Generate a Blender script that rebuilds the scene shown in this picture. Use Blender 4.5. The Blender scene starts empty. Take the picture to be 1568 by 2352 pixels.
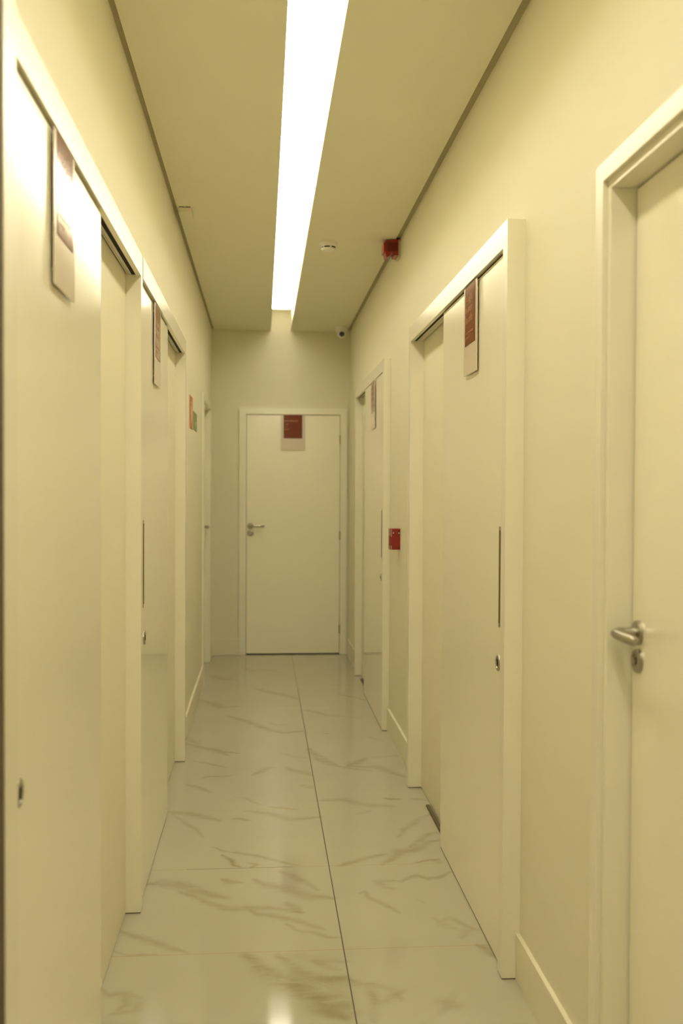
import bpy, bmesh, math, random
import numpy as np
from mathutils import Matrix, Vector

scene = bpy.context.scene
C = scene.collection
CAM_Z = 1.43
# ---------------------------------------------------------------- camera
cam_d = bpy.data.cameras.new('camera')
cam = bpy.data.objects.new('camera', cam_d)
C.objects.link(cam)
R_ = Vector((0.9968741, -0.07887829, 0.00449899))
U_ = Vector((-0.00282241, 0.02135379, 0.999768))
F_ = Vector((0.07895606, 0.99665552, -0.02106441))
m = Matrix((R_, U_, -F_)).transposed().to_4x4()
m.translation = Vector((0, 0, CAM_Z))
cam.matrix_world = m
cam_d.sensor_fit = 'VERTICAL'
cam_d.sensor_height = 36.0
cam_d.lens = 2287.0 / 2352.0 * 36.0
cam_d.clip_start = 0.05
cam_d.dof.use_dof = True
cam_d.dof.focus_distance = 3.7
cam_d.dof.aperture_fstop = 2.8
scene.camera = cam
# ---------------------------------------------------------------- world, exposure
w = bpy.data.worlds.new('world')
scene.world = w
w.use_nodes = True
w.node_tree.nodes['Background'].inputs[0].default_value = (1, 0.85, 0.55, 1)
w.node_tree.nodes['Background'].inputs[1].default_value = 0.0
scene.view_settings.view_transform = 'Standard'
scene.view_settings.look = 'None'
scene.view_settings.exposure = 0.0
scene.view_settings.gamma = 1.0
scene.view_settings.use_curve_mapping = False
LAMP = dict(color=(1.0, 0.918, 0.715), strength=15.1)      # the ceiling light strip
scene.cycles.max_bounces = 14
scene.cycles.diffuse_bounces = 10
scene.cycles.glossy_bounces = 6

# ---------------------------------------------------------------- materials
def mat(name, col, rough=0.5, spec=0.5, metal=0.0, noise=0.0, nscale=8.0, bump=0.0, bscale=60.0, coat=0.0, coat_rough=0.1, emis=None, stretch=None):
    M = bpy.data.materials.new(name); M.use_nodes = True
    nt = M.node_tree; b = nt.nodes['Principled BSDF']
    b.inputs['Base Color'].default_value = (*col, 1)
    b.inputs['Roughness'].default_value = rough
    b.inputs['Specular IOR Level'].default_value = spec
    b.inputs['Metallic'].default_value = metal
    b.inputs['Coat Weight'].default_value = coat
    b.inputs['Coat Roughness'].default_value = coat_rough
    if emis:
        b.inputs['Emission Color'].default_value = (*emis[0], 1)
        b.inputs['Emission Strength'].default_value = emis[1]
    if noise or bump:
        tc = nt.nodes.new('ShaderNodeTexCoord'); mp = nt.nodes.new('ShaderNodeMapping')
        nt.links.new(tc.outputs['Object'], mp.inputs[0])
        if stretch: mp.inputs['Scale'].default_value = stretch
    if noise:
        n = nt.nodes.new('ShaderNodeTexNoise'); n.inputs['Scale'].default_value = nscale; n.inputs['Detail'].default_value = 4
        nt.links.new(mp.outputs[0], n.inputs['Vector'])
        mx = nt.nodes.new('ShaderNodeMix'); mx.data_type = 'RGBA'
        mx.inputs[6].default_value = (*[c * (1 - noise) for c in col], 1)
        mx.inputs[7].default_value = (*[min(1, c * (1 + noise)) for c in col], 1)
        nt.links.new(n.outputs['Fac'], mx.inputs[0]); nt.links.new(mx.outputs[2], b.inputs['Base Color'])
    if bump:
        n2 = nt.nodes.new('ShaderNodeTexNoise'); n2.inputs['Scale'].default_value = bscale; n2.inputs['Detail'].default_value = 3
        nt.links.new(mp.outputs[0], n2.inputs['Vector'])
        bp = nt.nodes.new('ShaderNodeBump'); bp.inputs['Strength'].default_value = bump; bp.inputs['Distance'].default_value = 0.002
        nt.links.new(n2.outputs['Fac'], bp.inputs['Height']); nt.links.new(bp.outputs[0], b.inputs['Normal'])
    return M

WALL = mat('wall_paint', (0.745, 0.712, 0.570), 0.55, 0.35, noise=0.012, nscale=3, bump=0.08, bscale=220)
CEIL = mat('ceiling_paint', (0.78, 0.755, 0.61), 0.8, 0.2, noise=0.01, nscale=2)
DOOR = mat('door_lacquer', (0.885, 0.85, 0.705), 0.30, 0.6, noise=0.01, nscale=2.5, bump=0.04, bscale=9, stretch=(1, 1, 0.25), coat=0.8, coat_rough=0.13)
CASE = mat('casing_lacquer', (0.82, 0.79, 0.665), 0.32, 0.6, noise=0.012, nscale=4, bump=0.10, bscale=14, stretch=(1, 2.5, 1), coat=0.8, coat_rough=0.2)
GAPSHADE = mat('painted_gap_shade', (0.40, 0.36, 0.24), 0.7, 0.2)  # dark colour stands in for the shade inside the ceiling gap
BASE = mat('baseboard_lacquer', (0.76, 0.725, 0.58), 0.55, 0.3, noise=0.01)
DARK = mat('dark_part_and_shade', (0.012, 0.011, 0.008), 0.7, 0.2)  # black for the small clips, and for shade filled into open gaps
GAP = mat('dark_gap', (0.15, 0.12, 0.065), 0.8, 0.1)
BROWN = mat('dark_brown_wood', (0.10, 0.07, 0.035), 0.55, 0.3, noise=0.15, nscale=12, stretch=(8, 8, 1))
STEEL = mat('satin_steel', (0.42, 0.39, 0.33), 0.28, 0.5, metal=1.0)
TRACK = mat('track_aluminium', (0.66, 0.64, 0.55), 0.4, 0.5, metal=0.25)
ACRYL = mat('sign_acrylic', (0.68, 0.60, 0.50), 0.10, 0.5, bump=0.04, bscale=9)
BURG = mat('burgundy_print', (0.185, 0.040, 0.020), 0.07, 0.5, bump=0.10, bscale=14)
LETTER = mat('sign_lettering', (0.42, 0.21, 0.12), 0.08, 0.5)
PANEL = mat('recess_lacquer', (0.755, 0.715, 0.565), 0.5, 0.4, noise=0.01)
RED = mat('red_plastic', (0.27, 0.020, 0.012), 0.28, 0.5)
DRED = mat('dark_red_plastic', (0.13, 0.008, 0.006), 0.3, 0.5)
REDLENS = mat('red_lens', (0.55, 0.02, 0.012), 0.1, 0.6)
PLAST = mat('white_plastic', (0.80, 0.78, 0.70), 0.3, 0.5)
BEIGE = mat('beige_plastic', (0.58, 0.50, 0.38), 0.4, 0.4)
BLACK = mat('black_glass', (0.01, 0.012, 0.01), 0.08, 0.5)
GREEN = mat('green_sign', (0.16, 0.24, 0.07), 0.4, 0.4)
REDSIGN = mat('red_sign', (0.50, 0.13, 0.05), 0.4, 0.4)
CREAM = mat('sign_cream', (0.70, 0.55, 0.30), 0.4, 0.4)
PALEGR = mat('pale_green', (0.42, 0.48, 0.25), 0.4, 0.4)
PINK = mat('pink_led', (0.8, 0.25, 0.18), 0.3, 0.5, emis=((1, 0.3, 0.2), 0.5))
LIGHT = mat('light_diffuser', (0.9, 0.9, 0.85), 0.5, 0.2, emis=(LAMP['color'], LAMP['strength']))
LIGHT2 = mat('end_diffuser', (0.9, 0.9, 0.85), 0.5, 0.2, emis=(LAMP['color'], 2.2))

def falloff_lamp():
    # emission graded along the strip, dimmed on purpose to darken the far end
    nt = LIGHT.node_tree; b = nt.nodes['Principled BSDF']
    tc = nt.nodes.new('ShaderNodeNewGeometry'); s = nt.nodes.new('ShaderNodeSeparateXYZ'); r = nt.nodes.new('ShaderNodeMapRange')
    nt.links.new(tc.outputs['Position'], s.inputs[0]); nt.links.new(s.outputs[1], r.inputs[0])
    r.inputs[1].default_value = 2.0; r.inputs[2].default_value = 8.0; r.inputs[3].default_value = LAMP['strength']; r.inputs[4].default_value = LAMP['strength'] * 0.56
    nt.links.new(r.outputs[0], b.inputs['Emission Strength'])
falloff_lamp()
# ---------------------------------------------------------------- helpers
BASEPT = {}
def box(bm, x0, x1, y0, y1, z0, z1):
    a = [bm.verts.new((x, y, z)) for x in (x0, x1) for y in (y0, y1) for z in (z0, z1)]
    for q in ((0, 1, 3, 2), (4, 6, 7, 5), (0, 4, 5, 1), (2, 3, 7, 6), (0, 2, 6, 4), (1, 5, 7, 3)):
        bm.faces.new([a[i] for i in q])
def boxes(*bs):
    bm = bmesh.new()
    for b in bs: box(bm, *b)
    return bm
def bev(bm, w_, seg=2, ang=30):
    es = [e for e in bm.edges if len(e.link_faces) == 2 and e.calc_face_angle(0) > math.radians(ang)]
    bmesh.ops.bevel(bm, geom=es, offset=w_, segments=seg, affect='EDGES', profile=0.5, clamp_overlap=True)
    return bm
def cyl(bm, c, r, h, axis='Z', seg=32, r2=None):
    """a closed cylinder or cone whose middle is at c"""
    r2 = r if r2 is None else r2
    rot = {'Z': Matrix(), 'X': Matrix.Rotation(math.pi / 2, 4, 'Y'), 'Y': Matrix.Rotation(-math.pi / 2, 4, 'X')}[axis]
    bmesh.ops.create_cone(bm, cap_ends=True, segments=seg, radius1=r, radius2=r2, depth=h, matrix=Matrix.Translation(c) @ rot)
def lathe(bm, c, prof, axis='Z', seg=40):
    """revolve (radius, height) pairs about the axis through c"""
    rings = []
    for r, h in prof:
        ring = []
        for k in range(seg):
            a = 2 * math.pi * k / seg
            p = (r * math.cos(a), r * math.sin(a), h)
            if axis == 'X': p = (p[2], p[0], p[1])
            if axis == 'Y': p = (p[0], p[2], p[1])
            ring.append(bm.verts.new((c[0] + p[0], c[1] + p[1], c[2] + p[2])))
        rings.append(ring)
    for a, b in zip(rings, rings[1:]):
        for k in range(seg):
            bm.faces.new((a[k], a[(k + 1) % seg], b[(k + 1) % seg], b[k]))
    for ring in (rings[0], rings[-1]): bm.faces.new(ring)
    bmesh.ops.recalc_face_normals(bm, faces=bm.faces)
def props(o, label=None, cat=None, group=None, kind=None):
    if label: o['label'] = label
    if cat: o['category'] = cat
    if group: o['group'] = group
    if kind: o['kind'] = kind
    return o
def obj(name, bm, material, parent=None, base=None, smooth=False):
    """link a bmesh given in world coordinates as one object with its origin at its base"""
    bmesh.ops.recalc_face_normals(bm, faces=bm.faces)
    if base is None:
        xs = [v.co.x for v in bm.verts]; ys = [v.co.y for v in bm.verts]; zs = [v.co.z for v in bm.verts]
        base = ((min(xs) + max(xs)) / 2, (min(ys) + max(ys)) / 2, min(zs))
    bmesh.ops.translate(bm, verts=bm.verts, vec=-Vector(base))
    me = bpy.data.meshes.new(name); bm.to_mesh(me); bm.free()
    me.materials.append(material)
    if smooth:
        for p in me.polygons: p.use_smooth = True
        me.set_sharp_from_angle(angle=math.radians(35))
    o = bpy.data.objects.new(name, me); C.objects.link(o)
    BASEPT[o.name] = Vector(base)
    o.location = Vector(base)
    if parent:
        o.parent = parent; o.location = Vector(base) - BASEPT[parent.name]
    return o
def empty(name, loc):
    o = bpy.data.objects.new(name, None); C.objects.link(o)
    o.empty_display_size = 0.05
    o.location = loc; BASEPT[o.name] = Vector(loc); return o
def struct(name, bm, material, label=None, cat=None, base=None):
    o = obj(name, bm, material, base=base); props(o, label, cat, kind='structure'); return o

# ---------------------------------------------------------------- dimensions
XL, XR, YE, YB = -0.443, 0.755, 8.70, -2.5
ZC = 2.82                                   # underside of the dropped ceiling
HB, HT = 2.145, 2.218                       # door header: bottom, top
VEINS=[
(0.03,0.5,[(-0.417,4.439),(-0.334,4.422),(-0.231,4.350),(-0.181,4.315)]),
(0.012,0.4,[(-0.397,4.415),(-0.323,4.283),(-0.270,4.198),(-0.244,4.098)]),
(0.015,0.5,[(-0.133,4.333),(-0.091,4.326),(-0.048,4.296)]),
(0.03,0.4,[(-0.071,4.427),(0.036,4.387),(0.105,4.322),(0.253,4.325)]),
(0.012,0.5,[(-0.199,3.984),(-0.152,3.945),(-0.044,3.903),(0.019,3.864),(0.105,3.791),(0.148,3.772)]),
(0.012,0.9,[(-0.157,3.902),(-0.111,3.839),(-0.103,3.789),(-0.078,3.768)]),
(0.008,0.6,[(-0.055,3.819),(-0.012,3.799),(-0.036,3.768)]),
(0.035,0.45,[(-0.418,3.623),(-0.355,3.626),(-0.295,3.600),(-0.222,3.552),(-0.117,3.481)]),
(0.02,0.3,[(-0.406,3.623),(-0.358,3.661),(-0.274,3.628),(-0.188,3.542)]),
(0.02,0.5,[(-0.291,3.557),(-0.219,3.495),(-0.171,3.444),(-0.126,3.407),(-0.081,3.391),(0.018,3.391),(0.078,3.374),(0.143,3.352)]),
(0.02,0.6,[(-0.152,3.650),(-0.122,3.629),(-0.081,3.615)]),
(0.035,0.5,[(-0.029,3.642),(0.013,3.594),(0.099,3.544),(0.165,3.483),(0.249,3.456)]),
(0.02,0.4,[(0.073,3.728),(0.120,3.663),(0.159,3.599),(0.196,3.531)]),
(0.02,0.6,[(0.090,3.433),(0.117,3.391),(0.132,3.351)]),
(0.02,0.45,[(-0.043,3.389),(-0.015,3.341),(0.055,3.317),(0.134,3.274),(0.195,3.215)]),
(0.012,0.55,[(0.075,3.260),(0.106,3.216),(0.131,3.202),(0.162,3.194),(0.207,3.162),(0.253,3.149)]),
(0.02,0.4,[(-0.453,3.254),(-0.411,3.210),(-0.373,3.190),(-0.317,3.141),(-0.279,3.111),(-0.227,3.074)]),
(0.008,0.4,[(-0.457,3.107),(-0.404,3.076),(-0.315,3.075)]),
(0.045,0.6,[(-0.048,3.057),(-0.023,3.023),(0.001,2.960),(0.035,2.908),(0.081,2.857),(0.125,2.798),(0.167,2.733),(0.208,2.679),(0.235,2.652)]),
(0.03,0.4,[(0.051,3.050),(0.084,2.984),(0.111,2.932),(0.148,2.900),(0.194,2.877),(0.251,2.883)]),
(0.05,0.3,[(0.081,2.866),(0.141,2.852),(0.192,2.839),(0.240,2.711)]),
(0.02,0.35,[(-0.454,2.866),(-0.420,2.827),(-0.387,2.843),(-0.369,2.779),(-0.387,2.746)]),
(0.02,0.3,[(-0.378,2.842),(-0.328,2.803),(-0.338,2.743),(-0.405,2.722)]),
(0.03,0.25,[(0.085,3.042),(0.182,2.998),(0.261,2.993)]),
(0.02,0.5,[(0.395,5.131),(0.459,5.086),(0.559,5.040)]),
(0.03,0.4,[(0.449,5.141),(0.509,5.221),(0.546,5.275)]),
(0.03,0.5,[(0.478,5.126),(0.603,5.104),(0.634,5.049),(0.670,4.981),(0.705,4.915)]),
(0.03,0.45,[(0.265,4.559),(0.373,4.578),(0.447,4.505),(0.523,4.469),(0.587,4.454)]),
(0.012,0.9,[(0.563,4.583),(0.594,4.559),(0.641,4.561)]),
(0.02,0.4,[(0.691,4.575),(0.753,4.538)]),
(0.015,0.3,[(0.419,4.354),(0.490,4.409)]),
(0.02,0.4,[(0.753,4.342),(0.683,4.269),(0.656,4.214),(0.597,4.154),(0.566,4.059)]),
(0.02,0.5,[(0.742,4.099),(0.697,4.085),(0.648,4.011),(0.596,3.939)]),
(0.03,0.5,[(0.719,4.006),(0.674,3.984),(0.608,3.906),(0.549,3.894),(0.525,3.849),(0.463,3.762)]),
(0.02,0.5,[(0.488,3.867),(0.427,3.840),(0.368,3.813),(0.291,3.759)]),
(0.01,0.7,[(0.684,3.807),(0.637,3.795),(0.582,3.769)]),
(0.02,0.6,[(0.672,3.801),(0.672,3.770)]),
(0.015,0.5,[(0.710,3.673),(0.662,3.620),(0.617,3.609),(0.578,3.640),(0.517,3.589),(0.487,3.604)]),
(0.02,0.35,[(0.482,3.605),(0.428,3.602),(0.443,3.554),(0.477,3.525)]),
(0.012,0.5,[(0.343,3.489),(0.365,3.507),(0.371,3.462),(0.406,3.417),(0.445,3.366),(0.469,3.323)]),
(0.008,0.25,[(0.531,3.433),(0.565,3.394)]),
(0.012,0.35,[(0.709,3.167),(0.670,3.213),(0.638,3.271),(0.595,3.252),(0.575,3.276)]),
(0.02,0.25,[(0.586,3.252),(0.616,3.206),(0.640,3.183)]),
(0.02,0.3,[(0.711,3.178),(0.671,3.170),(0.632,3.120)]),
(0.02,0.6,[(0.672,3.067),(0.694,3.040),(0.705,3.005),(0.715,2.981)]),
(0.05,0.45,[(0.148,2.788),(0.185,2.722),(0.222,2.689),(0.257,2.679)]),
(0.025,0.35,[(0.262,2.872),(0.310,2.843),(0.312,2.785),(0.332,2.743),(0.369,2.781),(0.406,2.803)]),
(0.02,0.3,[(0.311,2.852),(0.374,2.814),(0.385,2.748)]),
(0.02,0.3,[(0.312,2.785),(0.310,2.691),(0.307,2.628)]),
(0.02,0.35,[(0.159,3.005),(0.191,2.957),(0.237,2.936)]),
(0.03,0.3,[(0.152,2.863),(0.237,2.874),(0.276,2.837)]),
(0.07,0.35,[(0.500,2.724),(0.529,2.706)]),
(0.03,0.4,[(-0.151,8.008),(-0.079,7.905),(0.027,7.949),(0.123,7.870)]),
(0.05,0.35,[(-0.394,7.732),(-0.311,7.590),(-0.208,7.518)]),
(0.04,0.45,[(-0.039,7.191),(0.024,7.088),(0.141,6.965),(0.244,6.810)]),
(0.04,0.45,[(-0.430,6.830),(-0.325,6.682),(-0.269,6.576),(-0.168,6.604)]),
(0.015,0.35,[(0.269,6.478),(0.345,6.408),(0.411,6.308),(0.490,6.256)]),
(0.03,0.6,[(-0.217,6.329),(-0.159,6.249),(-0.074,6.138),(-0.005,6.018),(0.054,5.917),(0.126,5.858),(0.245,5.905)]),
(0.02,0.3,[(0.035,6.147),(0.089,6.056),(0.144,6.081)]),
(0.03,0.3,[(-0.434,5.786),(-0.348,5.629)]),
(0.03,0.5,[(-0.423,5.633),(-0.331,5.555),(-0.255,5.490),(-0.209,5.418),(-0.184,5.382)]),
(0.012,0.6,[(-0.267,5.503),(-0.186,5.439),(-0.119,5.412)]),
(0.012,0.5,[(-0.367,5.272),(-0.313,5.247),(-0.270,5.212),(-0.187,5.144)]),
(0.012,0.4,[(0.092,5.422),(0.139,5.362),(0.198,5.313),(0.238,5.289)]),
(0.02,0.5,[(-0.048,4.994),(-0.010,5.051),(0.019,5.110),(0.065,5.128)]),
(0.015,0.45,[(-0.290,4.952),(-0.259,4.988),(-0.192,4.974),(-0.148,5.001)]),
(0.03,0.4,[(0.122,5.125),(0.160,5.061),(0.215,5.017),(0.241,4.976)]),
(0.015,0.5,[(-0.370,4.863),(-0.325,4.823),(-0.284,4.776),(-0.250,4.721)]),
(0.012,0.35,[(-0.127,4.636),(-0.086,4.633),(-0.034,4.563),(0.002,4.520)]),
(0.01,0.5,[(0.032,4.494),(0.107,4.466),(0.166,4.442)]),
(0.03,0.3,[(0.201,4.808),(0.242,4.760)]),
(0.03,0.45,[(0.262,5.498),(0.272,5.397),(0.301,5.262),(0.368,5.148),(0.406,5.128)]),
(0.015,0.4,[(0.310,5.337),(0.350,5.240),(0.393,5.146)]),
(0.03,0.4,[(0.549,5.265),(0.490,5.176),(0.446,5.125)]),
(0.015,0.3,[(0.264,6.478),(0.346,6.390),(0.462,6.302),(0.577,6.242),(0.631,6.186)]),
(0.012,0.6,[(0.536,6.962),(0.585,6.911),(0.657,6.827),(0.704,6.716)]),
(0.012,0.3,[(0.576,5.282),(0.712,5.312),(0.768,5.308)]),
(0.01,0.5,[(0.356,5.837),(0.404,5.812)]),
(0.02,0.2,[(0.610,5.754),(0.685,5.639)])]
# ---------------------------------------------------------------- floor
def floor_mesh():
    xs = np.concatenate([[-0.75], np.arange(-0.50, 0.82, 0.005), [1.1]])
    ys = np.concatenate([[YB - 0.2, 0.0, 1.5], np.arange(2.30, 8.75, 0.006), [8.9]])
    X, Y = np.meshgrid(xs, ys)
    # soft wobble so that no vein runs straight
    Xw = X + 0.005 * np.sin(17 * Y + 5 * X) + 0.002 * np.sin(61 * X + 23 * Y) + 0.001 * np.sin(151 * Y - 70 * X)
    Yw = Y + 0.005 * np.sin(19 * X + 7 * Y) + 0.0025 * np.sin(53 * X - 31 * Y) + 0.0012 * np.sin(170 * X + 50 * Y)
    dens = np.zeros_like(X)
    for w_, s_, P in VEINS:
        P = np.array(P); lo = P.min(0) - 4 * w_ - .02; hi = P.max(0) + 4 * w_ + .02
        sel = (Xw > lo[0]) & (Xw < hi[0]) & (Yw > lo[1]) & (Yw < hi[1])
        if not sel.any(): continue
        x, y = Xw[sel], Yw[sel]; best = np.full(x.shape, 9.0); tt = np.zeros(x.shape)
        L = np.linalg.norm(np.diff(P, axis=0), axis=1); tot = max(L.sum(), 1e-6); acc = 0
        for a, b, l in zip(P, P[1:], L):
            d = b - a; q = max((d * d).sum(), 1e-9)
            t = np.clip(((x - a[0]) * d[0] + (y - a[1]) * d[1]) / q, 0, 1)
            dd = np.hypot(x - a[0] - t * d[0], y - a[1] - t * d[1])
            u = dd < best; best[u] = dd[u]; tt[u] = (acc + t[u] * l) / tot; acc += l
        wid = w_ * 0.78 * (0.35 + 0.9 * np.sin(np.pi * np.clip(tt, .02, .98)) ** .7)
        v = s_ * np.exp(-(best / wid) ** 2)
        cur = dens[sel]; dens[sel] = 1 - (1 - cur) * (1 - v)
    n, mm = X.shape
    co = np.stack([X.ravel(), Y.ravel(), np.zeros(n * mm)], 1).astype(np.float32)
    idx = np.arange(n * mm).reshape(n, mm)
    quads = np.stack([idx[:-1, :-1], idx[:-1, 1:], idx[1:, 1:], idx[1:, :-1]], -1).reshape(-1, 4).astype(np.int32)
    me = bpy.data.meshes.new('floor')
    me.vertices.add(len(co)); me.vertices.foreach_set('co', co.ravel())
    me.loops.add(quads.size); me.loops.foreach_set('vertex_index', quads.ravel())
    me.polygons.add(len(quads)); me.polygons.foreach_set('loop_start', np.arange(0, quads.size, 4, dtype=np.int32))
    me.update(calc_edges=True)
    at = me.attributes.new('vein', 'FLOAT', 'POINT'); at.data.foreach_set('value', dens.ravel().astype(np.float32))
    me.validate()
    return me

def floor_material():
    M = bpy.data.materials.new('marble_tile'); M.use_nodes = True
    nt = M.node_tree; N = nt.nodes.new; L = nt.links.new; b = nt.nodes['Principled BSDF']
    b.inputs['Roughness'].default_value = 0.07; b.inputs['Specular IOR Level'].default_value = 0.32
    tc = N('ShaderNodeTexCoord'); sep = N('ShaderNodeSeparateXYZ'); L(tc.outputs['Object'], sep.inputs[0])
    def math_(op, a, b_=None, c=None):
        q = N('ShaderNodeMath'); q.operation = op
        for i, v in enumerate((a, b_, c)):
            if v is None: continue
            if isinstance(v, (int, float)): q.inputs[i].default_value = v
            else: L(v, q.inputs[i])
        return q.outputs[0]
    x, y = sep.outputs[0], sep.outputs[1]
    dx = math_('ABSOLUTE', math_('SUBTRACT', x, 0.256))
    gx = math_('LESS_THAN', dx, 0.0019)
    yy = math_('ADD', y, 10 * 0.6935 - 3.067)
    fy = math_('MODULO', yy, 0.6935)
    dy = math_('MINIMUM', fy, math_('SUBTRACT', 0.6935, fy))
    gy = math_('LESS_THAN', dy, 0.0016)
    # dirtier grout near the middle of one cross joint
    dirty = math_('MULTIPLY', gy, math_('MULTIPLY', math_('LESS_THAN', math_('ABSOLUTE', math_('SUBTRACT', y, 3.76)), 0.1),
                  math_('LESS_THAN', math_('ABSOLUTE', math_('SUBTRACT', x, -0.08)), 0.2)))
    vein = N('ShaderNodeAttribute'); vein.attribute_name = 'vein'
    mp = N('ShaderNodeMapping'); L(tc.outputs['Object'], mp.inputs[0])
    mp.inputs['Rotation'].default_value = (0, 0, math.radians(35)); mp.inputs['Scale'].default_value = (4, 11, 1)
    n1 = N('ShaderNodeTexNoise'); n1.inputs['Scale'].default_value = 1.6; n1.inputs['Detail'].default_value = 6; n1.inputs['Roughness'].default_value = .65
    n1.inputs['Distortion'].default_value = 1.2
    L(mp.outputs[0], n1.inputs['Vector'])
    ramp = N('ShaderNodeMapRange'); L(n1.outputs['Fac'], ramp.inputs[0])
    ramp.inputs[1].default_value = .34; ramp.inputs[2].default_value = .62; ramp.inputs[3].default_value = .40; ramp.inputs[4].default_value = 1.1
    v = math_('MULTIPLY', vein.outputs['Fac'], ramp.outputs[0])
    n2 = N('ShaderNodeTexNoise'); n2.inputs['Scale'].default_value = 3.5; n2.inputs['Detail'].default_value = 3
    L(tc.outputs['Object'], n2.inputs['Vector'])
    base = N('ShaderNodeMix'); base.data_type = 'RGBA'
    base.inputs[6].default_value = (0.435, 0.405, 0.315, 1); base.inputs[7].default_value = (0.48, 0.45, 0.355, 1)
    L(n2.outputs['Fac'], base.inputs[0])
    mv = N('ShaderNodeMix'); mv.data_type = 'RGBA'; L(v, mv.inputs[0]); L(base.outputs[2], mv.inputs[6]); mv.inputs[7].default_value = (0.285, 0.24, 0.14, 1)
    mg = N('ShaderNodeMix'); mg.data_type = 'RGBA'; L(math_('MULTIPLY', gy, 0.85), mg.inputs[0]); L(mv.outputs[2], mg.inputs[6]); mg.inputs[7].default_value = (0.33, 0.24, 0.08, 1)
    mg2 = N('ShaderNodeMix'); mg2.data_type = 'RGBA'; L(math_('MAXIMUM', gx, dirty), mg2.inputs[0]); L(mg.outputs[2], mg2.inputs[6]); mg2.inputs[7].default_value = (0.10, 0.07, 0.035, 1)
    L(mg2.outputs[2], b.inputs['Base Color'])
    g = math_('MAXIMUM', gx, gy)
    L(math_('ADD', math_('MULTIPLY', g, 0.5), 0.07), b.inputs['Roughness'])
    return M
fm = floor_mesh(); fm.materials.append(floor_material())
fl = bpy.data.objects.new('floor', fm); C.objects.link(fl); props(fl, kind='structure')

# ---------------------------------------------------------------- walls
T = 0.12
# door openings cut in the side walls (y0, y1, top)
OPEN_L = [(1.64, 3.40, 2.18), (3.41, 5.29, 2.18), (7.42, 8.32, 2.11)]
OPEN_R = [(1.22, 2.14, 2.11), (2.87, 4.75, 2.18), (5.87, 7.67, 2.18)]
def wall(name, x0, x1, ops):
    bm = bmesh.new(); y = YB
    for a, b, z in ops:
        box(bm, x0, x1, y, a, 0, 3.1); box(bm, x0, x1, a, b, z, 3.1); y = b
    box(bm, x0, x1, y, YE + T, 0, 3.1)
    bmesh.ops.remove_doubles(bm, verts=bm.verts, dist=1e-5)
    return struct(name, bm, WALL)
wall('wall_left', XL - T, XL, OPEN_L)
wall('wall_right', XR, XR + T, OPEN_R)
END_X0, END_X1 = -0.15, 0.68
bm = bmesh.new()
box(bm, XL, END_X0, YE, YE + T, 0, 3.1); box(bm, END_X1, XR, YE, YE + T, 0, 3.1); box(bm, END_X0, END_X1, YE, YE + T, 2.10, 3.1)
struct('wall_end', bm, WALL)
struct('wall_front', boxes((XL - T, XR + T, YB - T, YB, 0, 3.1)), WALL)
# dropped ceiling with the light slot, set back from the side walls by a shadow gap
SX0, SX1 = 0.068, 0.238
bm = boxes((-0.424, SX0, YB, YE, ZC, ZC + 0.18), (SX1, 0.728, YB, YE, ZC, ZC + 0.18),
           (XL, XR, YB, YE, ZC + 0.18, ZC + 0.24))
struct('ceiling', bm, CEIL)
struct('gap_shade_left', boxes((XL, -0.424, YB, YE, ZC + 0.007, ZC + 0.03)), GAPSHADE)  # shallow strips across both wall gaps, recess shade put into their colour
struct('gap_shade_right', boxes((0.728, XR, YB, YE, ZC + 0.007, ZC + 0.03)), GAPSHADE)
# baseboards
def baseboard(name, bs):
    bm = boxes(*bs); bev(bm, 0.0025, 1); return struct(name, bm, BASE)
BH = 0.135
baseboard('baseboard_right', [(0.743, XR, 2.195, 2.868, 0, BH), (0.743, XR, 4.785, 5.868, 0, BH), (0.743, XR, 7.70, 8.70, 0, BH)])
baseboard('baseboard_left', [(XL, -0.431, 5.325, 7.36, 0, BH), (XL, -0.431, 8.37, 8.70, 0, BH)])
baseboard('baseboard_end', [(-0.431, -0.205, 8.688, YE, 0, BH), (0.7285, 0.743, 8.688, YE, 0, BH)])
# the near end of the left wall: a full-height lacquered post, then a dark brown jamb
struct('trim_1', bev(boxes((XL - 0.02, -0.404, 1.603, 1.6828, 0, ZC)), 0.001, 2), CASE)
struct('trim_2', boxes((XL - 0.02, -0.406, 1.40, 1.6025, 0, ZC)), BROWN)

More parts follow.
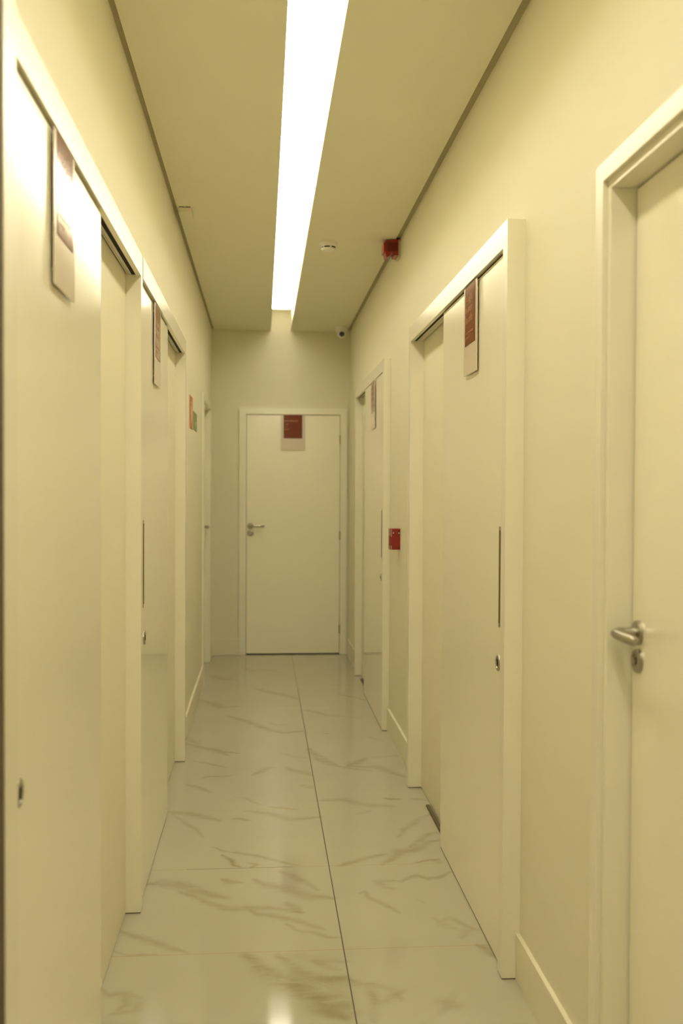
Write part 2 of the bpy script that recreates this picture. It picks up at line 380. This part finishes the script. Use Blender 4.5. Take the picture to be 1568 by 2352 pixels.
# ---------------------------------------------------------------- sliding doors
def sliding_door(name, side, near, far, leaf0, leaf1, label, near_jamb=True, jamb=0.045, casing_x=None, pull=0.054, lock=0.012):
    """side -1 left wall, +1 right wall; near/far = clear opening along the corridor; leaf0/leaf1 = the leaf"""
    if side < 0: face, leafx, leafb, rec, back = -0.404, -0.415, -0.448, -0.457, -0.475
    else: face, leafx, leafb, rec, back = 0.702, 0.715, 0.748, 0.767, 0.785
    if casing_x: face = casing_x
    def bx(xa, xb, y0, y1, z0, z1): return (min(xa, xb), max(xa, xb), y0, y1, z0, z1)
    leaf = obj(name, bev(boxes(bx(leafx, leafb, leaf0, leaf1, 0.006, HB - 0.007)), 0.0015, 2), DOOR)
    props(leaf, label, 'door', kind='structure')
    fb = [bx(face, back, far, far + jamb, 0.0005, HT)]
    if near_jamb: fb.append(bx(face, back, near - jamb, near, 0.0005, HT))
    elif lock < 0.015: fb.append(bx(face, back, near - 0.012, near, 0.0005, HT))
    n0 = near
    for q in fb:
        obj('foot_seal', boxes((q[0] + 0.0008, q[1] - 0.0008, q[2] + 0.0008, q[3] - 0.0008, 0.0004, 0.0034)), GAP, leaf)
    fb = [(q[0], q[1], q[2], q[3], 0.0035, q[5]) for q in fb]
    obj('door_frame', bev(boxes(*fb), 0.0018, 2), CASE, leaf)
    s = 1 if side > 0 else -1
    obj('door_header', bev(boxes(bx(face, face + s * 0.016, n0, far, HB, HT)), 0.0018, 2), CASE, leaf)
    obj('top_rail', boxes(bx(face + s * 0.016, back, n0, far, HT - 0.012, HT - 0.001)), CASE, leaf)
    tr = obj('sliding_track', boxes(bx(face + s * 0.031, face + s * 0.040, n0, far, HB + 0.004, HB + 0.04),
                                     bx(face + s * 0.0415, rec - s * 0.005, n0, far, HB + 0.004, HB + 0.04),
                                     bx(face + s * 0.040, face + s * 0.0415, n0, far, HB + 0.008, HB + 0.04)), TRACK, leaf)
    obj('slot_shade', boxes(bx(face + s * 0.0162, face + s * 0.0308, n0, far, HB + 0.003, HB + 0.045)), DARK, tr)  # black block in the open header slot, painting the dark inside it
    obj('back_panel', boxes(bx(rec, back, n0, far, 0.004, HB + 0.03)), PANEL, leaf)
    obj('floor_seal', boxes(bx(rec + s * 0.004, back, n0, far, 0.0005, 0.0045)), GAP, leaf)
    obj('leaf_gap_shade', boxes(bx(leafx + s * 0.0015, leafb - s * 0.002, leaf0 + 0.002, leaf1 - 0.002, 0.0005, 0.0058)), GAP, leaf)  # brown strip added to darken the shaded gap under the leaf
    obj('floor_guide', boxes(bx(leafb - s * 0.004, leafb - s * -0.012, leaf1 - 0.25, leaf1 + (0.52 if side > 0 else 0.02), 0.0005, 0.008)), GAP, leaf)
    # flush pull: a narrow recessed slot with a steel rim, and the round lock under it
    hy = leaf0 + pull
    h = obj('door_handle', bev(boxes(bx(leafx - s * 0.0015, leafx + s * 0.004, hy - 0.0125, hy + 0.0125, 1.020, 1.325)), 0.0012, 1), STEEL, leaf)
    obj('finger_slot', boxes(bx(leafx - s * 0.0019, leafx + s * 0.002, hy - 0.0105, hy + 0.0105, 1.032, 1.313)), GAP, h)
    bm = bmesh.new(); lathe(bm, (leafx, hy + lock, 0.911), [(0.024, s * 0.003), (0.024, -s * 0.0035), (0.021, -s * 0.005), (0.016, -s * 0.005), (0.015, -s * 0.003)], 'X', 40)
    k = obj('door_lock', bm, STEEL, leaf, smooth=True)
    obj('key_slot', bev(boxes(bx(leafx - s * 0.0055, leafx - s * 0.002, hy + lock - 0.0022, hy + lock + 0.0022, 0.901, 0.921)), 0.0005, 1), BLACK, k)
    return leaf
sliding_door('door_1', -1, 1.683, 3.378, 1.690, 2.607, 'nearest sliding door in the left wall, white lacquer, catching the brightest glare near its top', near_jamb=False, jamb=0.047, casing_x=-0.406, pull=0.008, lock=0.032)
sliding_door('door_2', -1, 3.428, 5.265, 3.432, 4.413, 'second sliding door in the left wall, between the first one and the red and green wall signs', near_jamb=False, jamb=0.052, pull=0.086, lock=0.0201)
sliding_door('door_3', 1, 2.895, 4.733, 2.900, 3.930, 'nearer sliding door in the right wall with a bright header, between the hinged door and the red call point', jamb=0.052)
sliding_door('door_4', 1, 5.925, 7.650, 5.900, 6.968, 'farther sliding door in the right wall, just beyond the red call point', jamb=0.05, casing_x=0.713)

# ---------------------------------------------------------------- hinged doors
def lever_handle(parent, c, out, along):
    """c centre on the leaf face, out = unit vector away from the leaf, along = unit vector of the lever; axis aligned"""
    ax = 'X' if abs(out[0]) > .5 else 'Y'
    s = out[0] if ax == 'X' else out[1]
    bm = bmesh.new(); lathe(bm, c, [(0.0265, -0.001 * s), (0.0265, 0.006 * s), (0.024, 0.0085 * s), (0.013, 0.0095 * s)], ax, 40)
    h = obj('door_handle', bm, STEEL, parent, smooth=True)
    bm = bmesh.new()
    o, a = Vector(out), Vector(along); c = Vector(c)
    path = [c + o * 0.006, c + o * 0.035, c + o * 0.047 + a * 0.003, c + o * 0.054 + a * 0.012, c + o * 0.056 + a * 0.03, c + o * 0.056 + a * 0.075, c + o * 0.055 + a * 0.112, c + o * 0.0535 + a * 0.120]
    rad = [0.0115, 0.0115, 0.0122, 0.0122, 0.0118, 0.0112, 0.0108, 0.006]
    up = Vector((0, 0, 1)); rings = []
    for i, p in enumerate(path):
        t = (path[min(i + 1, len(path) - 1)] - path[max(i - 1, 0)]).normalized(); sd = t.cross(up).normalized()
        rings.append([bm.verts.new(p + sd * rad[i] * math.cos(q) + up * rad[i] * math.sin(q)) for q in [2 * math.pi * k / 20 for k in range(20)]])
    for r1, r2 in zip(rings, rings[1:]):
        for k in range(20): bm.faces.new((r1[k], r1[(k + 1) % 20], r2[(k + 1) % 20], r2[k]))
    bm.faces.new(rings[0]); bm.faces.new(rings[-1])
    obj('lever', bm, STEEL, h, smooth=True)
def escutcheon(parent, c, out):
    ax = 'X' if abs(out[0]) > .5 else 'Y'; s = out[0] if ax == 'X' else out[1]
    bm = bmesh.new(); lathe(bm, c, [(0.0265, -0.001 * s), (0.0265, 0.005 * s), (0.024, 0.008 * s), (0.016, 0.009 * s), (0.0155, 0.006 * s)], ax, 40)
    k = obj('door_lock', bm, STEEL, parent, smooth=True)
    bm = bmesh.new()
    p = Vector(c) + Vector(out) * 0.0075
    cyl(bm, p, 0.0085, 0.008, ax, 24)
    obj('lock_cylinder', bm, STEEL, k, smooth=True)

# door_5: near right, its lever edge towards the far end
lf = obj('door_5', bev(boxes((0.81, 0.845, 1.262, 2.1215, 0.006, 2.088)), 0.0015, 2), DOOR)
props(lf, 'nearest door in the right wall, hinged, with a steel lever handle and a stepped casing', 'door', kind='structure')
def u_frame(x0, x1, ya, yb, ta, tb, zt, tz):
    """two jambs and a head; ya..yb clear, jamb thickness ta/tb, head from zt up by tz"""
    return [(x0, x1, ya - ta, ya, 0.0005, zt + tz), (x0, x1, yb, yb + tb, 0.0005, zt + tz), (x0, x1, ya, yb, zt, zt + tz)]
obj('door_casing', bev(boxes(*u_frame(0.742, 0.7565, 1.235, 2.147, 0.045, 0.045, 2.112, 0.041)), 0.0025, 3), CASE, lf)
obj('door_frame', bev(boxes(*u_frame(0.7535, 0.85, 1.256, 2.126, 0.020, 0.0195, 2.0925, 0.019)), 0.0018, 2), CASE, lf)
obj('door_stop', boxes(*u_frame(0.848, 0.868, 1.275, 2.107, 0.018, 0.018, 2.075, 0.016)), CASE, lf)
lever_handle(lf, (0.81, 2.086, 1.127), (-1, 0, 0), (0, -1, 0))
escutcheon(lf, (0.81, 2.086, 1.066), (-1, 0, 0))
# door_6: far left, beside the end wall
lf = obj('door_6', bev(boxes((-0.535, -0.500, 7.446, 8.294, 0.006, 2.088)), 0.0015, 2), DOOR)
props(lf, 'farthest door in the left wall, hinged and set back, right beside the end wall', 'door', kind='structure')
obj('door_casing', bev(boxes(*u_frame(XL - 0.001, -0.429, 7.42, 8.32, 0.055, 0.045, 2.10, 0.048)), 0.002, 2), CASE, lf)
obj('door_frame', bev(boxes(*u_frame(-0.545, XL + 0.002, 7.44, 8.30, 0.02, 0.02, 2.091, 0.018)), 0.0015, 2), CASE, lf)
lever_handle(lf, (-0.500, 8.235, 1.13), (1, 0, 0), (0, -1, 0))
# door_7: in the end wall
lf = obj('door_7', bev(boxes((-0.139, 0.671, 8.690, 8.725, 0.010, 2.088)), 0.0015, 2), DOOR)
props(lf, 'door in the end wall of the corridor, facing the camera, with a lever on its left', 'door', kind='structure')
def front_u(y0, y1, xa, xb, t, zt, tz):
    return [(xa - t, xa, y0, y1, 0.0005, zt + tz), (xb, xb + t, y0, y1, 0.0005, zt + tz), (xa, xb, y0, y1, zt, zt + tz)]
obj('door_casing', bev(boxes(*front_u(8.676, YE - 0.0005, -0.148, 0.679, 0.055, 2.096, 0.053)), 0.002, 2), CASE, lf)
obj('door_frame', boxes(*front_u(8.684, 8.80, -0.142, 0.674, 0.007, 2.091, 0.008)), CASE, lf)
obj('door_gap_shade', boxes((-0.142, 0.674, 8.690, 8.80, 0.0003, 0.010)), DARK, lf)  # black fill painting the dark gap below the end door
for z in (0.22, 1.04, 1.878):
    bm = bmesh.new(); cyl(bm, (0.6735, 8.683, z), 0.006, 0.075, 'Z', 16)
    obj('hinge', bm, STEEL, lf, smooth=True)
lever_handle(lf, (-0.105, 8.690, 1.124), (0, -1, 0), (1, 0, 0))
escutcheon(lf, (-0.105, 8.690, 1.062), (0, -1, 0))

# ---------------------------------------------------------------- signs on the doors
def lettering(text, size, x, z, parent, bold=0.0, squash=1.0):
    cu = bpy.data.curves.new('lettering', 'FONT'); cu.body = text; cu.size = size; cu.extrude = 0.0002; cu.offset = bold
    cu.space_line = 1.25
    tmp = bpy.data.objects.new('tmp', cu); C.objects.link(tmp)
    dg = bpy.context.evaluated_depsgraph_get(); dg.update()
    me = bpy.data.meshes.new_from_object(tmp.evaluated_get(dg)); bpy.data.objects.remove(tmp)
    me.transform(Matrix.Translation((x, -0.0012, z)) @ Matrix.Scale(squash, 4, (1, 0, 0)) @ Matrix.Rotation(math.pi / 2, 4, 'X'))
    me.materials.clear(); me.materials.append(LETTER)
    o = bpy.data.objects.new('lettering', me); C.objects.link(o); o.parent = parent
    return o
def sign(name, label, texts):
    """faces -Y at the origin; a clear plate on four stand-offs with a burgundy print"""
    r = empty(name, (0, 0, 0)); props(r, label, 'sign', 'door signs')
    bm = boxes((-0.105, 0.105, -0.0085, -0.0055, 0, 0.305)); bev(bm, 0.0006, 1)
    obj('acrylic_plate', bm, ACRYL, r, base=(0, 0, 0))
    p = obj('print_panel', boxes((-0.0815, 0.0815, -0.0097, -0.00855, 0.102, 0.3045)), BURG, r, base=(0, -0.0087, 0.102))
    for t, s, x, z, bold, sq in texts:
        lettering(t, s, x, z, p, bold, sq)
    for x in (-0.085, 0.085):
        for z in (0.03, 0.275):
            bm = bmesh.new(); cyl(bm, (x, -0.003, z), 0.006, 0.006, 'Y', 16)
            obj('stand_off', bm, STEEL, r)
    return r
TXT = [('em \u00e1gils', 0.040, -0.070, 0.148, 0.0, 0.86), ('o amor', 0.040, -0.070, 0.112, 0.0, 0.9), ('de cuidar', 0.040, -0.070, 0.076, 0.0, 0.8),
       ('atendimento ao cliente', 0.013, -0.070, 0.040, 0.0, 1.0), ('e recep\u00e7\u00e3o', 0.013, -0.070, 0.022, 0.0, 1.0)]
s3 = sign('door_sign', 'burgundy and clear plastic sign on the nearer sliding door of the right wall, lettering readable', TXT)
def place(o, x, y, z, rz): o.location = (x, y, z); o.rotation_euler = (0, 0, rz)
place(s3, 0.7150, 3.378, 1.834, -math.pi / 2)
def copy_tree(o, parent=None):
    c = o.copy(); C.objects.link(c); c.parent = parent
    for ch in list(o.children): copy_tree(ch, c)
    return c
for lab, x, y, rz in (('burgundy and clear plastic sign on the nearest left door, washed out by a glare spot', -0.415, 2.100, math.pi / 2),
                      ('burgundy and clear plastic sign on the second sliding door of the left wall', -0.415, 3.920, math.pi / 2),
                      ('burgundy and clear plastic sign on the farther sliding door of the right wall', 0.715, 6.405, -math.pi / 2)):
    c = copy_tree(s3); props(c, lab); place(c, x, y, 1.834, rz)
s7 = sign('door_sign', 'dark burgundy sign at the top of the door in the end wall, facing the camera',
          [('esteriliza\u00e7\u00e3o', 0.0235, -0.076, 0.146, 0.0002, 1.02), ('sala', 0.018, -0.066, 0.118, 0.0, 1.0), ('de', 0.018, -0.066, 0.096, 0.0, 1.0), ('apoio', 0.018, -0.072, 0.074, 0.0, 1.0)])
place(s7, 0.261, 8.690, 1.7835, 0)

# ---------------------------------------------------------------- wall signs
r = obj('extinguisher_sign', bev(boxes((XL, XL + 0.003, 6.095, 6.330, 1.812, 2.010)), 0.001, 1), REDSIGN)
props(r, 'red-framed extinguisher sign with cream centre on the left wall beyond the sliding doors', 'sign')
bm = bmesh.new(); Y0 = 6.212
# an extinguisher pictogram: body, neck, nozzle
box(bm, XL + 0.003, XL + 0.0036, Y0 - 0.030, Y0 + 0.030, 1.845, 1.945); box(bm, XL + 0.003, XL + 0.0036, Y0 - 0.010, Y0 + 0.010, 1.945, 1.965)
box(bm, XL + 0.003, XL + 0.0036, Y0 - 0.045, Y0 + 0.02, 1.965, 1.975); box(bm, XL + 0.003, XL + 0.0036, Y0 - 0.05, Y0 - 0.040, 1.90, 1.97)
obj('pictogram', bm, CREAM, r)
g = obj('exit_sign', bev(boxes((XL, XL + 0.003, 6.410, 6.735, 1.822, 1.936)), 0.001, 1), GREEN)
props(g, 'small green escape route sign on the left wall, just right of the red-framed sign', 'sign')
bm = bmesh.new()
box(bm, XL + 0.003, XL + 0.0036, 6.54, 6.56, 1.865, 1.90); box(bm, XL + 0.003, XL + 0.0036, 6.53, 6.575, 1.84, 1.866); box(bm, XL + 0.003, XL + 0.0036, 6.545, 6.56, 1.903, 1.918)
box(bm, XL + 0.003, XL + 0.0036, 6.60, 6.67, 1.868, 1.880)
vs = [bm.verts.new((XL + 0.0036, y, z)) for y, z in ((6.67, 1.855), (6.70, 1.874), (6.67, 1.893))]; bm.faces.new(vs)
obj('pictogram', bm, PALEGR, g)

# ---------------------------------------------------------------- fire call point on the right wall
cy0, cy1, cz0, cz1 = 5.430, 5.510, 1.108, 1.224
bk = obj('call_point', bev(boxes((0.712, XR, cy0, cy1, cz0, cz1)), 0.003, 2), RED)
props(bk, 'red fire alarm call point box on the right wall between the two sliding doors', 'alarm call point')
obj('cover', bev(boxes((0.700, 0.7115, cy0 + 0.001, cy1 - 0.001, cz0 + 0.001, cz1 - 0.001)), 0.003, 2), RED, bk)
obj('test_bar', bev(boxes((0.716, 0.748, cy0 - 0.004, cy0 + 0.002, 1.196, 1.206)), 0.0015, 2), RED, bk)
for x in (0.716, 0.747):
    bm = bmesh.new(); cyl(bm, (x, cy0 - 0.0045, 1.2005), 0.003, 0.003, 'Y', 16); obj('screw', bm, PLAST, bk)
for z in (1.212, 1.121):
    bm = bmesh.new(); cyl(bm, (0.747, cy0 - 0.0005, z), 0.0035, 0.003, 'Y', 16); obj('screw_hole', bm, BLACK, bk)
obj('side_clip', boxes((0.7035, 0.7065, cy0 - 0.0012, cy0 + 0.002, 1.180, 1.221)), BEIGE, bk)
obj('side_clip', boxes((0.7035, 0.7065, cy0 - 0.0012, cy0 + 0.002, 1.110, 1.130)), BEIGE, bk)
obj('pull_element', bev(boxes((0.6975, 0.7005, cy0 + 0.02, cy1 - 0.02, 1.13, 1.185)), 0.001, 1), DRED, bk)

# ---------------------------------------------------------------- siren at the top of the right wall
sy0, sy1 = 5.475, 5.575
plate = obj('alarm_siren', bev(boxes((0.740, XR, sy0 + 0.004, sy1 + 0.01, 2.722, 2.818)), 0.003, 2), BEIGE)
props(plate, 'red alarm siren high on the right wall, against the ceiling edge', 'alarm siren')
bm = bmesh.new()
prof = [(0.742, 2.730), (0.742, 2.818), (0.712, 2.818), (0.708, 2.813), (0.674, 2.812), (0.667, 2.804), (0.665, 2.780), (0.669, 2.745), (0.675, 2.722), (0.680, 2.718), (0.690, 2.724), (0.699, 2.731), (0.701, 2.743), (0.715, 2.745), (0.718, 2.730)]
a = [bm.verts.new((x, sy0, z)) for x, z in prof]; b2 = [bm.verts.new((x, sy1, z)) for x, z in prof]
bm.faces.new(a); bm.faces.new(list(reversed(b2)))
for i in range(len(prof)): bm.faces.new((a[i], a[(i + 1) % len(prof)], b2[(i + 1) % len(prof)], b2[i]))
obj('siren_housing', bev(bm, 0.002, 2, 20), RED, plate)
obj('horn_grille', bev(boxes((0.678, 0.736, sy0 - 0.002, sy0 + 0.004, 2.752, 2.800)), 0.002, 2), DRED, plate)
obj('strobe_lens', bev(boxes((0.660, 0.668, sy0 + 0.004, sy1 - 0.004, 2.748, 2.800)), 0.003, 3), REDLENS, plate, smooth=True)

# ---------------------------------------------------------------- ceiling fixtures
led = obj('ceiling_light', boxes((SX0 + 0.002, SX1 - 0.002, YB + 0.3, 8.12, ZC + 0.088, ZC + 0.12)), LIGHT)
props(led, 'long bright strip light in the slot along the middle of the ceiling', 'light')
obj('end_cap', boxes((SX0 + 0.002, SX1 - 0.002, 8.12, 8.126, ZC + 0.086, ZC + 0.096)), PLAST, led)
obj('recessed_diffuser', boxes((SX0 + 0.012, SX1 - 0.012, 8.14, 8.60, ZC + 0.166, ZC + 0.176)), LIGHT2, led)
obj('housing', boxes((SX0 + 0.004, SX1 - 0.004, YB + 0.3, 8.12, ZC + 0.121, ZC + 0.17)), PLAST, led)

sc = (0.363, 5.60)
bm = bmesh.new(); lathe(bm, (*sc, ZC), [(0.050, 0), (0.050, -0.010), (0.047, -0.015), (0.040, -0.018)], 'Z', 48)
sd = obj('smoke_detector', bm, PLAST, base=(*sc, ZC), smooth=True)
props(sd, 'round white smoke detector on the ceiling right of the light strip', 'smoke detector')
bm = bmesh.new(); lathe(bm, (*sc, ZC), [(0.040, -0.018), (0.041, -0.022), (0.039, -0.036), (0.033, -0.043), (0.012, -0.046)], 'Z', 48)
hd = obj('sensor_head', bm, PLAST, sd, smooth=True)
for k in range(6):
    bm = bmesh.new(); a0 = math.radians(-128 + k * 60); st = 8
    for j in range(st):
        p = []
        for q, zz in ((j, -0.0245), (j + 1, -0.0245), (j + 1, -0.0315), (j, -0.0315)):
            an = a0 + math.radians(48) * q / st; rr = 0.0420 if zz > -0.03 else 0.0411
            p.append((sc[0] + rr * math.cos(an), sc[1] + rr * math.sin(an), ZC + zz))
        bm.faces.new([bm.verts.new(v) for v in p])
    bmesh.ops.remove_doubles(bm, verts=bm.verts, dist=1e-5)
    ext = bmesh.ops.extrude_face_region(bm, geom=list(bm.faces))
    for v in [g_ for g_ in ext['geom'] if isinstance(g_, bmesh.types.BMVert)]:
        d = Vector((v.co.x - sc[0], v.co.y - sc[1], 0)).normalized(); v.co -= d * 0.004
    obj('vent_slot', bm, BLACK, hd)

dc = Vector((0.665, 8.46, ZC))
bm = bmesh.new(); lathe(bm, dc, [(0.053, 0), (0.053, -0.016), (0.049, -0.030), (0.042, -0.040)], 'Z', 40)
dm = obj('security_camera', bm, PLAST, base=dc, smooth=True)
props(dm, 'small white dome security camera with a black lens in the far right ceiling corner', 'security camera')
bm = bmesh.new(); bmesh.ops.create_uvsphere(bm, u_segments=32, v_segments=20, radius=0.041, matrix=Matrix.Translation(dc + Vector((0, 0, -0.052))))
ball = obj('camera_ball', bm, PLAST, dm, smooth=True)
bm = bmesh.new(); d = Vector((-0.07, -1, -0.10)).normalized()
bmesh.ops.create_cone(bm, cap_ends=True, segments=32, radius1=0.021, radius2=0.021, depth=0.010,
                      matrix=Matrix.Translation(dc + Vector((0, 0, -0.060)) + d * 0.038) @ d.to_track_quat('Z', 'Y').to_matrix().to_4x4())
obj('lens', bm, BLACK, ball, smooth=True)

bx_ = obj('junction_box', bev(boxes((-0.413, -0.356, 4.955, 5.115, 2.793, ZC)), 0.002, 2), CEIL)
props(bx_, 'small flat cream box on the ceiling near the left wall with a tiny pink light', 'box')
for q0, q1 in ((-0.4115, -0.389), (-0.380, -0.3575)): obj('contact_shade', boxes((q0, q1, 4.9535, 4.956, 2.8165, 2.8195)), GAP, bx_)  # dark bars painting the contact shadow where the box meets the ceiling
for q0 in (-0.3885, -0.3825): obj('clip', boxes((q0, q0 + 0.002, 4.953, 4.956, 2.814, 2.817)), DARK, bx_)
bm = bmesh.new(); bmesh.ops.create_uvsphere(bm, u_segments=12, v_segments=8, radius=0.0025, matrix=Matrix.Translation((-0.361, 4.955, 2.801)))
obj('indicator_light', bm, PINK, bx_)
